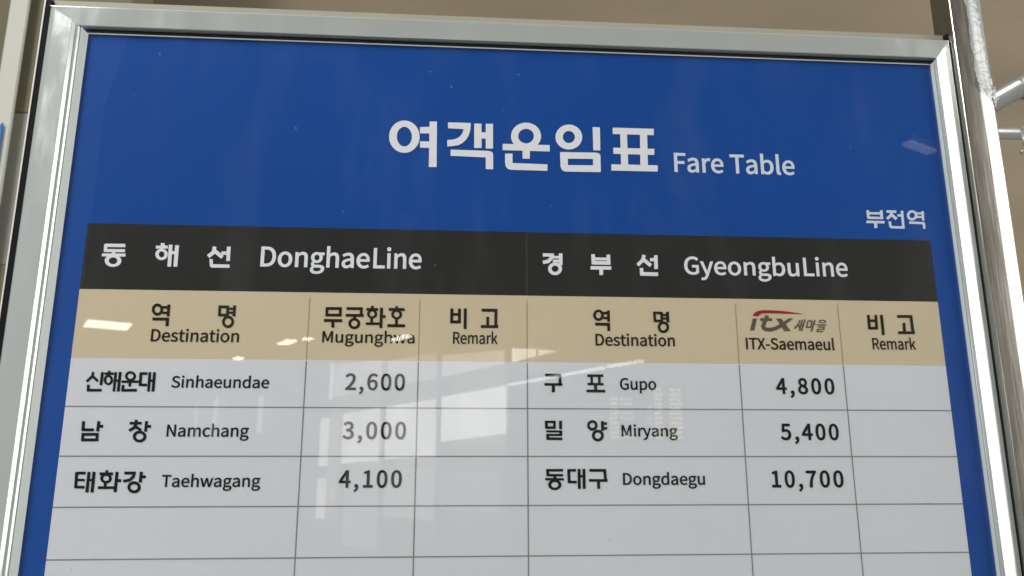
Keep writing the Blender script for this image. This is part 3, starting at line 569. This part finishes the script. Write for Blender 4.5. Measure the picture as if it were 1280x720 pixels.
PANES = [  # s0, s1, z00, z01 (bottom and top at s0), z10, z11 (at s1), glow
    (2.602, 2.306, 0.055, 0.215, 0.058, 0.215, 3.6), (2.254, 1.944, 0.060, 0.213, 0.064, 0.211, 4.0),
    (1.904, 1.593, 0.098, 0.213, 0.104, 0.212, 4.4),
    (2.69, 2.306, 0.280, 0.39, 0.270, 0.36, 1.6), (2.254, 1.944, 0.269, 0.35, 0.267, 0.335, 1.6), (1.904, 1.60, 0.266, 0.322, 0.264, 0.296, 2.3),
    (1.562, 1.47, 0.264, 0.2955, 0.265, 0.281, 6.0), (1.455, 1.395, 0.265, 0.279, 0.2655, 0.2665, 6.0),
    (2.815, 2.735, 0.049, 0.213, 0.049, 0.213, 3.0), (2.815, 2.735, -0.125, 0.008, -0.125, 0.008, 2.2),
    (2.745, 2.71, 0.275, 0.40, 0.275, 0.40, 2.6),
    (2.56, 2.30, -0.20, 0.030, -0.20, 0.030, 0.55), (2.254, 1.944, -0.10, 0.032, -0.10, 0.032, 0.8), (1.904, 1.62, -0.07, 0.019, -0.07, 0.019, 0.45),
    (3.62, 3.55, 0.20, 0.36, 0.20, 0.36, 1.4), (4.45, 4.36, 0.22, 0.42, 0.22, 0.42, 1.2), (4.9, 4.84, 0.24, 0.42, 0.24, 0.42, 0.9),
]
ww = thing('window_wall', 'long hall window wall behind the viewer, mirrored in the cover sheet', 'window wall', on_wall(1.9, 0.0))
bm = bmesh.new()
for s, z0, z1 in ((2.28, -0.2, 0.40), (1.924, -0.2, 0.36), (1.58, -0.2, 0.31), (1.463, 0.25, 0.31)):
    c0 = on_wall(s, z0, 0.05) - ww.location
    for t in (-1, 1):
        pass
    hw = 0.018 * D
    a_ = [on_wall(s + e, z, 0.06) - ww.location for e in (-0.018, 0.018) for z in (z0, z1)]
    b_ = [on_wall(s + e, z, 0.20) - ww.location for e in (-0.018, 0.018) for z in (z0, z1)]
    v = [bm.verts.new(q) for q in a_ + b_]
    for q in ((0, 1, 3, 2), (4, 6, 7, 5), (0, 4, 5, 1), (2, 3, 7, 6), (0, 2, 6, 4), (1, 5, 7, 3)):
        bm.faces.new([v[i] for i in q])
bmesh.ops.recalc_face_normals(bm, faces=bm.faces)
obj('mullion', bm, M_MULLION, ww)
GLOWS = {}


def daylight(s):
    k = round(s, 2)
    if k not in GLOWS:
        GLOWS[k] = glow('daylit_pane', (1.0, 0.985, 0.93), k * 1.12, 0.35)
    return GLOWS[k]


for s0, s1, a0, a1, b0, b1, g in PANES:
    bm = bmesh.new()
    F = [on_wall(s, z) - ww.location for s, z in ((s0, a0), (s1, b0), (s1, b1), (s0, a1))]
    B = [q + NV * 0.03 for q in F]
    vf = [bm.verts.new(q) for q in F]
    vb = [bm.verts.new(q) for q in B]
    bm.faces.new(vf)
    bm.faces.new(vb[::-1])
    for i in range(4):
        j = (i + 1) % 4
        bm.faces.new((vf[i], vb[i], vb[j], vf[j]))
    bmesh.ops.recalc_face_normals(bm, faces=bm.faces)
    obj('pane', bm, daylight(g), ww)

# the near, wide panes of the same wall light the sign from the right
for s0, s1, z0, z1, g in ((0.42, -0.02, -0.10, 0.55, NEAR), (-0.06, -0.50, -0.10, 0.55, NEAR), (-0.54, -1.25, -0.10, 0.55, NEAR)):  # last pane added, unseen, to widen the bright strip on the post
    bm = bmesh.new()
    F = [on_wall(s, z) - ww.location for s, z in ((s0, z0), (s1, z0), (s1, z1), (s0, z1))]
    vf = [bm.verts.new(q) for q in F]
    vb = [bm.verts.new(q + NV * 0.03) for q in F]
    bm.faces.new(vf)
    bm.faces.new(vb[::-1])
    for i in range(4):
        j = (i + 1) % 4
        bm.faces.new((vf[i], vb[i], vb[j], vf[j]))
    bmesh.ops.recalc_face_normals(bm, faces=bm.faces)
    obj('pane', bm, daylight(g), ww)

# plain hall wall, stretched far up and along so the mirrored tone stays even
bm = bmesh.new()
F = [on_wall(s, z, 0.30) - ww.location for s, z in ((14.0, -0.45), (0.45, -0.45), (0.45, 6.0), (14.0, 6.0))]
vf = [bm.verts.new(q) for q in F]
vb = [bm.verts.new(q + NV * 0.15) for q in F]
bm.faces.new(vf)
bm.faces.new(vb[::-1])
for i in range(4):
    j = (i + 1) % 4
    bm.faces.new((vf[i], vb[i], vb[j], vf[j]))
bmesh.ops.recalc_face_normals(bm, faces=bm.faces)
obj('wall_face', bm, M_HALL, ww)

# ceiling lights: (s, n, half length along n, half length along s) in metres from the mirrored eye, at height H
H = 3.2
M_LAMP = glow('lamp_diffuser', (1.0, 0.97, 0.90), 13.0)
M_DIM = glow('dim_lamp_diffuser', (1.0, 0.98, 0.95), 0.9)
M_TUBE = glow('tube_diffuser', (1.0, 0.99, 0.96), 5.0)


def on_ceiling(s, n_, h):
    return Vector((EYE.x, -EYE.y, EYE.z)) + DV * s + NV * n_ + Vector((0, 0, h))


def lamp(s, n_, h, ls, ln, mat, label, group):
    t = thing('ceiling_light', label, 'light', on_ceiling(s, n_, h), group)
    R3 = Matrix((DV, NV, Vector((0, 0, 1)))).transposed()

    def bx(a, b):
        bm_ = box(a, b)
        bmesh.ops.transform(bm_, matrix=R3.to_4x4(), verts=bm_.verts)
        bmesh.ops.recalc_face_normals(bm_, faces=bm_.faces)
        return bm_
    obj('diffuser', bx((-ls, -ln, 0), (ls, ln, 0.03)), mat, t)
    obj('housing', bx((-ls - 0.02, -ln - 0.02, 0.031), (ls + 0.02, ln + 0.02, 0.08)), M_HOUSING, t)


CG = 'recessed ceiling lights mirrored in the cover sheet'
lamp(18.95, 1.96, H, 0.40, 0.42, M_LAMP, 'bright ceiling light mirrored on the beige band left of Destination', CG)
lamp(22.4, 5.57, H, 0.22, 0.10, M_LAMP, 'tiny ceiling light mirrored at the foot of the beige band below Destination', CG)
lamp(19.1, 5.86, H, 0.36, 0.13, M_LAMP, 'narrow ceiling light mirrored on the beige band left of Mugunghwa', CG)
lamp(18.4, 6.12, H, 0.14, 0.09, M_LAMP, 'short ceiling light mirrored just left of the Mugunghwa heading', CG)
lamp(17.1, 7.9, H, 0.40, 0.09, M_LAMP, 'ceiling light mirrored across the end of the word Mugunghwa', CG)
lamp(4.2, 7.5, H, 0.05, 0.22, M_DIM, 'dim ceiling light mirrored on the blue beside the right frame rail', CG)
TG = 'run of tube lights mirrored above Gupo'
for s0, s1, lb in ((1.573, 1.44, 'farthest tube light of the slanting run mirrored left of Gupo'), (1.43, 1.318, 'tube light mirrored across the first syllable of Gupo'),
                   (1.305, 1.236, 'short tube light mirrored between the two syllables of Gupo'), (1.215, 1.188, 'shortest tube light mirrored above the second syllable of Gupo'), (1.182, 1.122, 'nearest tube light mirrored at the upper end of the slanting run')):
    lamp((s0 + s1) / 2 * 7.5, 7.5, 0.2105 * 7.5, (s0 - s1) / 2 * 7.5, 0.05, M_TUBE, lb, TG)

# departure board, mirrored over Gupo and Miryang
M_LED = glow('amber_led_row', (1.0, 0.93, 0.48), 2.7)
M_LED2 = glow('pale_led_row', (0.90, 1.0, 0.82), 1.5)
db = thing('departure_board', 'hall departure board with amber text mirrored behind Gupo and Miryang', 'display board', (2.06, -8.0, ZT + 0.43))
BW, BH = 0.44, 0.31
obj('casing', box((-BW, -0.12, -BH), (BW, 0.0, BH)), M_SCREEN, db)
bm = bmesh.new()
bm2 = bmesh.new()
rr = random.Random(3)
for k in range(11):
    z = BH - 0.05 - k * 0.052
    for x0, x1, target in ((-0.40, -0.30, bm), (-0.28, -0.13, bm2), (0.02, 0.08, bm2), (0.10, 0.20, bm), (0.27, 0.42, bm)):
        if target is bm2 and rr.random() < 0.45:
            continue
        if k < 2 and x0 < 0.1:
            continue
        x = x0
        while x < x1 - 0.02:
            wd = rr.uniform(0.010, 0.022)
            add_box(target, (x, 0.002, z - rr.uniform(0.014, 0.019)), (min(x + wd, x1), 0.006, z + rr.uniform(0.014, 0.019)))
            x += wd + 0.008
obj('amber_text_rows', bm, M_LED, db)
obj('pale_text_rows', bm2, M_LED2, db)

# ------------------------------------------------------------------ setting behind the sign
wl = thing('hall_wall', 'blurred beige brown wall behind the right side and top of the fare sign', 'wall', (0.6, 3.0, 0))
obj('wall_face', box((-4.5, 0.0, -0.5), (6.5, 0.2, 4.6)), M_WALL, wl)

wp = thing('panelled_wall', 'dark olive and grey panelled wall at the far left behind the sign', 'wall', (-2.2, 2.05, 0))
zl = ZT + 1.066
obj('upper_panel', box((-2.6, 0.0, zl + 0.003), (0.84, 0.2, 4.4)), M_OLIVE, wp)
obj('middle_panel', box((-2.6, 0.004, ZT + 0.476), (0.84, 0.2, zl)), M_GREYWALL, wp)
obj('lower_panel', box((-2.6, 0.0, -0.5), (0.84, 0.2, ZT + 0.473)), M_OLIVE, wp)

pc = obj('column', box((-0.033, -0.008, 0.0), (0.030, 0.008, 3.9)), M_PILLAR)
pc.location = (-1.748, 2.0, -0.2)
tag(pc, 'slim pale grey column standing in front of the olive panelled wall', 'column')

bp = bmesh.new()
pts = [(-0.09, -0.60), (0.028, -0.60), (0.028, 0.095), (-0.09, -0.06)]
fr_ = [bp.verts.new((x, -0.012, z)) for x, z in pts]
bk_ = [bp.verts.new((x, 0.0, z)) for x, z in pts]
bp.faces.new(fr_)
bp.faces.new(bk_[::-1])
for i in range(4):
    j = (i + 1) % 4
    bp.faces.new((fr_[i], bk_[i], bk_[j], fr_[j]))
bmesh.ops.recalc_face_normals(bp, faces=bp.faces)
b_o = obj('notice_panel', bp, M_BLUEPANEL)
b_o.location = (-1.762, 1.985, ZT + 0.895)
tag(b_o, 'slanted blue panel fixed to the pale column at the left edge', 'panel')

# bracket arms behind the post on the right
st = thing('wall_bracket', 'sloping dull grey bracket arm behind the top of the steel post', 'bracket', (1.38, 1.0, ZT + 0.72))
bm = bmesh.new()
tube(bm, (-0.05, 0, -0.035), (1.95, 0.06, 1.110), 0.026)
obj('arm', bm, M_STRUT, st, True)
bm = bmesh.new()
tube(bm, (0.060, -0.01, 0.02), (0.085, -0.008, 0.034), 0.031)
obj('collar', bm, M_STRUT, st, True)
st2 = thing('hanging_rail', 'level grey rail with a small hanging hook behind the steel post', 'bracket', (1.40, 1.0, ZT + 0.612))
bm = bmesh.new()
tube(bm, (-0.08, 0, 0.0), (1.95, 0.0, 0.040), 0.016)
obj('rod', bm, M_STRUT, st2, True)
bm = bmesh.new()
tube(bm, (0.017, -0.018, 0.012), (0.017, -0.018, -0.052), 0.005)
tube(bm, (0.017, -0.018, -0.050), (0.004, -0.018, -0.060), 0.005)
obj('hook', bm, M_STRUT, st2, True)
for par, e in ((st, (1.95, 0.06, 1.110)), (st2, (1.95, 0.0, 0.040))):
    bm = bmesh.new()
    tube(bm, (e[0], e[1] - 0.02, e[2]), (e[0], 2.0, e[2]), 0.022)
    obj('wall_mount', bm, M_STRUT, par, True)

# ------------------------------------------------------------------ the fare sign
XL, XR = -0.5263, 0.5288          # edges of the blue sheet
ZTOP, ZBOT = 0.2375, -1.02        # its top and bottom, from the table's top edge
sign = thing('fare_sign', 'blue glazed fare table sign in a pale grey aluminium frame', 'sign', (0, 0, 0))
sheet = obj('printed_sheet', box((XL - 0.006, 0.0, ZT + ZBOT - 0.01), (XR + 0.006, 0.003, ZT + ZTOP + 0.008)), M_BLUE, sign)
HH, HB, RW = -0.0771, -0.1547, 0.05275
TB = HB - 14 * RW
rect('line_name_band', -0.5, 0.5, HH, 0.0, -0.0002, M_DARK, sheet)
rect('heading_band', -0.5, 0.5, HB, HH, -0.0002, M_BEIGE, sheet)
rect('table_body', -0.5, 0.5, TB, HB, -0.0002, M_PAPER, sheet)
cols = (-0.2461, -0.1215, 0.002, 0.2494, 0.3744)
bm = bmesh.new()


def line(bm_, x0, z0, x1, z1, y=-0.0004):
    v_ = [bm_.verts.new((x, y, ZT + z)) for x, z in ((x0, z0), (x1, z0), (x1, z1), (x0, z1))]
    bm_.faces.new(v_)


LW = 0.00066
hz = [HB - RW * k for k in range(1, 15)]
edges_x = [-0.5 - LW] + list(cols) + [0.5 + LW]
for z in hz:
    for a_, b_ in zip(edges_x[:-1], edges_x[1:]):
        line(bm, a_ + LW, z - LW, b_ - LW, z + LW)
for x in cols:
    line(bm, x - LW, TB, x + LW, HB - 0.001)
obj('grid_lines', bm, M_LINE, sheet)
bm = bmesh.new()
for x in cols:
    line(bm, x - LW * .8, HB + 0.001, x + LW * .8, HH - 0.006)
obj('heading_rules', bm, M_TAN, sheet)
bm = bmesh.new()
line(bm, 0.002 - LW, HH + 0.001, 0.002 + LW, -0.001)
obj('band_rule', bm, M_HAIR, sheet)

for k, lb in (('t1', 'first two large white title syllables'), ('t2', 'third and fourth large white title syllables'), ('t3', 'last large white title syllable')):
    hangul('title_lettering', k, M_INKW, sheet)['label'] = lb
latin('title_translation', ('fare',), M_INKG, sheet)
hangul('home_station_lettering', 'busta', M_INKG, sheet)
hangul('line_name_lettering', 'donghae', M_INKW, sheet)
latin('line_name_translation', ('dh1', 'dh2'), M_INKW, sheet)
hangul('line_name_lettering', 'gyeongbu', M_INKW, sheet)
latin('line_name_translation', ('gb1', 'gb2'), M_INKW, sheet)
for k, q in (('head1', 'de1'), ('head2', 'mu'), ('head3', 're1'), ('head4', 'de2'), ('head5', 're2')):
    hangul('heading_lettering', k, M_INKB, sheet)
    latin('heading_translation', (q,), M_INKB, sheet)
hangul('train_emblem_swoosh', 'swoosh', M_RED, sheet)
hangul('train_emblem_lettering', 'itx', M_GREY, sheet)
hangul('train_name_lettering', 'saema', M_GREY, sheet)
latin('heading_translation', ('itx',), M_INKB, sheet)
for k, q, pz in (('k1', 'sin', 'p1'), ('k2', 'nam', 'p2'), ('k3', 'tae', 'p3'), ('k4', 'gup', 'p4'), ('k5', 'mir', 'p5'), ('k6', 'don', 'p6')):
    eng = {t[0]: t[1] for t in LATIN}
    hangul('station_lettering', k, M_INKD, sheet)['label'] = 'bold black Korean station name beside ' + eng[q]
    latin('station_translation', (q,), M_INKD, sheet)['label'] = 'small black station name ' + eng[q]
    latin('fare_figures', (pz,), M_INKD, sheet)['label'] = 'black fare figures reading ' + eng[pz]

obj('cover_sheet', box((XL - 0.004, -0.0020, ZT + ZBOT - 0.006), (XR + 0.004, -0.0010, ZT + ZTOP + 0.004)), M_GLASS, sign)
obj('back_casing', box((XL - 0.046, 0.0035, ZT + ZBOT - 0.046), (XR + 0.0255, 0.055, ZT + ZTOP + 0.046)), M_CASE, sign)

# fingermarks and wear: the gloss of the frame metal varies a little
nt = M_ALU.node_tree
wn = add_noise(nt, 34.0, 6.0, (1, 1, 0.35), 0.65)
wr_ = ramp(nt, wn.outputs['Fac'], [(0.40, (0.13,) * 3), (0.72, (0.30,) * 3)])
nt.links.new(wr_.outputs['Color'], nt.nodes['Principled BSDF'].inputs['Roughness'])

# frame: cross sections as (outward from the sheet's edge, towards the viewer) in millimetres
BEAD = [(-1.1, 2.2), (-0.8, 2.9), (4.9, 7.4), (5.6, 7.5), (6.0, 6.6), (6.0, -0.4), (-1.0, 2.05)]
RAIL = [(6.1, -0.4), (6.1, 6.4), (6.8, 6.4), (6.9, 7.4), (8.5, 8.9), (8.8, 9.0), (11.5, 9.0), (11.8, 9.2), (14.3, 12.6), (14.8, 12.8), (36.4, 11.2), (38.4, 10.4), (40.2, 9.2), (42.2, 7.4), (44.2, 5.4), (45.8, 3.4), (46.6, 1.8), (47.0, -0.4)]
RAILR = [(0.6, -0.4), (0.6, 6.6), (0.9, 6.6), (1.0, 8.2), (1.6, 8.4), (2.0, 8.5), (2.3, 9.4), (3.1, 9.6), (3.3, 10.4), (3.8, 10.6), (24.9, 7.4), (25.4, 7.0), (25.6, -0.4)]
BEADR = [(-0.3, 2.2), (-0.3, 6.8), (0.0, 7.3), (0.4, 7.3), (0.5, 6.8), (0.5, -0.4), (-0.2, 2.05)]


def side(profile, x, sgn, z0, z1, grow=1.0):
    def f0(u, v):
        return (x + sgn * u / 1000, -v / 1000, ZT + z0 - u / 1000 * grow)

    def f1(u, v):
        return (x + sgn * u / 1000, -v / 1000, ZT + z1 + u / 1000 * grow)
    return prism(profile, (f0, f1))


def level(profile, z, sgn, k0, k1):
    def f0(u, v):
        return (XL - u / 1000 * k0, -v / 1000, ZT + z + sgn * u / 1000)

    def f1(u, v):
        return (XR + u / 1000 * k1, -v / 1000, ZT + z + sgn * u / 1000)
    return prism(profile, (f0, f1))


def finish(o, wdt=0.0004):
    md = o.modifiers.new('bevel', 'BEVEL')
    md.width = wdt
    md.segments = 2
    md.limit_method = 'ANGLE'
    md.angle_limit = math.radians(25)
    return o


rl = finish(obj('frame_rail', side(RAIL, XL, -1, ZBOT, ZTOP, 33 / 47), M_ALU, sign))
finish(obj('glazing_bead', side(BEAD, XL, -1, ZBOT, ZTOP), M_BEAD, rl), 0.0003)
rr_ = finish(obj('frame_rail', side(RAILR, XR, 1, ZBOT, ZTOP, 33 / 25.6), M_ALU, sign))
finish(obj('glazing_bead', side(BEADR, XR, 1, ZBOT, ZTOP), M_BEAD, rr_), 0.0003)
TOPB = [(-1.0, 2.2), (-0.8, 2.6), (0.6, 2.7), (0.8, -0.4), (-0.9, 2.05)]
TOPG = [(0.9, -0.4), (0.9, 0.6), (6.3, 0.6), (6.3, -0.4)]
TOPR = [(6.4, -0.4), (6.4, 8.0), (6.9, 8.7), (30.0, 9.4), (31.6, 9.0), (32.6, 7.5), (33.0, -0.4)]
rt = finish(obj('frame_rail', level(TOPR, ZTOP, 1, 47 / 33, 25.6 / 33), M_ALU, sign))
finish(obj('glazing_bead', level(TOPB, ZTOP, 1, 0, 0), M_BEAD, rt), 0.0003)
obj('gap_strip', level(TOPG, ZTOP, 1, 0.0, 0.0), M_GAP, rt)  # black strip puts the dark of the gap at the top rail into colour
rb = finish(obj('frame_rail', level(TOPR, ZBOT, -1, 47 / 33, 25.6 / 33), M_ALU, sign))
# black strip filling the dark gap and the thin white lip of the casing outside the left rail
obj('gap_strip', box((XL - 0.0540, -0.0004, ZT + ZBOT - 0.04), (XL - 0.0471, 0.0555, ZT + ZTOP + 0.044)), M_GAP, rl)
obj('casing_lip', box((XL - 0.0556, -0.0012, ZT + ZBOT - 0.04), (XL - 0.0541, 0.0555, ZT + ZTOP + 0.044)), M_EDGE, rl)
obj('gap_strip', box((XR + 0.0257, -0.0040, ZT + ZBOT - 0.04), (XR + 0.0266, 0.0030, ZT + ZTOP + 0.044)), M_GAP, rr_)  # black strip stands in for the shade in the gap beside the post

# ------------------------------------------------------------------ steel post at the right of the sign
post = thing('steel_post', 'stainless steel post with torn clear film close beside the right frame rail', 'post', (0.5812, 0.0, 0))


def arc(cx, cy, r_, a0, a1, n_):
    return [(cx + r_ * math.cos(math.radians(a0 + (a1 - a0) * i / n_)), cy + r_ * math.sin(math.radians(a0 + (a1 - a0) * i / n_))) for i in range(n_ + 1)]


# rolled section: a flat front with a tight left edge and a wide round on the right
SECTION = arc(-0.0224, -0.0141, 0.0028, 180, 267, 12) + arc(-0.0010, 0.0166, 0.0336, 267, 360, 48) + [(0.0326, 0.022), (-0.0252, 0.022)]
# the same front edge walked at even steps, for the film that sticks to it
edge = SECTION[12:58]
front = []
for (x0, y0), (x1, y1) in zip(edge[:-1], edge[1:]):
    k_ = max(1, int(math.hypot(x1 - x0, y1 - y0) / 0.0006))
    front += [(x0 + (x1 - x0) * j / k_, y0 + (y1 - y0) * j / k_, x1 - x0, y1 - y0) for j in range(k_)]


def off_front(i, d):
    x, y_, dx, dy = front[i]
    l_ = math.hypot(dx, dy)
    return x + dy / l_ * d, y_ - dx / l_ * d


o_post = obj('tube', prism(SECTION, (lambda u, v: (u, v, 0), lambda u, v: (u, v, 2.7))), M_STEEL, post)
for f in o_post.data.polygons:
    f.use_smooth = len(f.vertices) == 4
md = o_post.modifiers.new('edges', 'EDGE_SPLIT')
md.split_angle = math.radians(40)
# torn clear film stuck round the front of the tube
arcs = [i * 0.0006 for i in range(len(front))]
bm = bmesh.new()
fz0, fz1 = ZT + 0.150, ZT + 0.34
NZ = 200
vv = []
for i, t in enumerate(arcs):
    row_ = []
    for k in range(NZ + 1):
        z = fz0 + (fz1 - fz0) * k / NZ
        q = Vector((t * 110 + z * 60, z * 110 - t * 70, 1.3))
        wr = abs(noise.noise(q)) + 0.55 * abs(noise.noise(q * 2.1 + Vector((3, 1, 0)))) + 0.2 * noise.noise(q * 4.3)
        crump = math.exp(-((z - ZT - 0.204 + 0.9 * max(0, t - 0.018)) / 0.021) ** 2) + 0.07
        x, y_ = off_front(i, 0.0005 + 0.0068 * crump * wr * (1.0 - 0.6 * min(1, max(0, (t - 0.030) / 0.02))))
        row_.append(bm.verts.new((x, y_, z)))
    vv.append(row_)
for i in range(len(arcs) - 1):
    t = arcs[i]
    for k in range(NZ):
        z = fz0 + (fz1 - fz0) * k / NZ
        lo = ZT + 0.193 - 0.9 * max(0, t - 0.020) + 0.005 * noise.noise(Vector((t * 130, 0, 9)))
        left = 0.0175 + 0.0035 * noise.noise(Vector((0, z * 60, 5))) + 0.22 * max(0, ZT + 0.205 - z)
        if z < max(lo, ZT + 0.160) or t < left:
            continue
        bm.faces.new((vv[i][k], vv[i + 1][k], vv[i + 1][k + 1], vv[i][k + 1]))
bmesh.ops.delete(bm, geom=[v for v in bm.verts if not v.link_faces], context='VERTS')
obj('torn_film', bm, M_FILM, post, True)
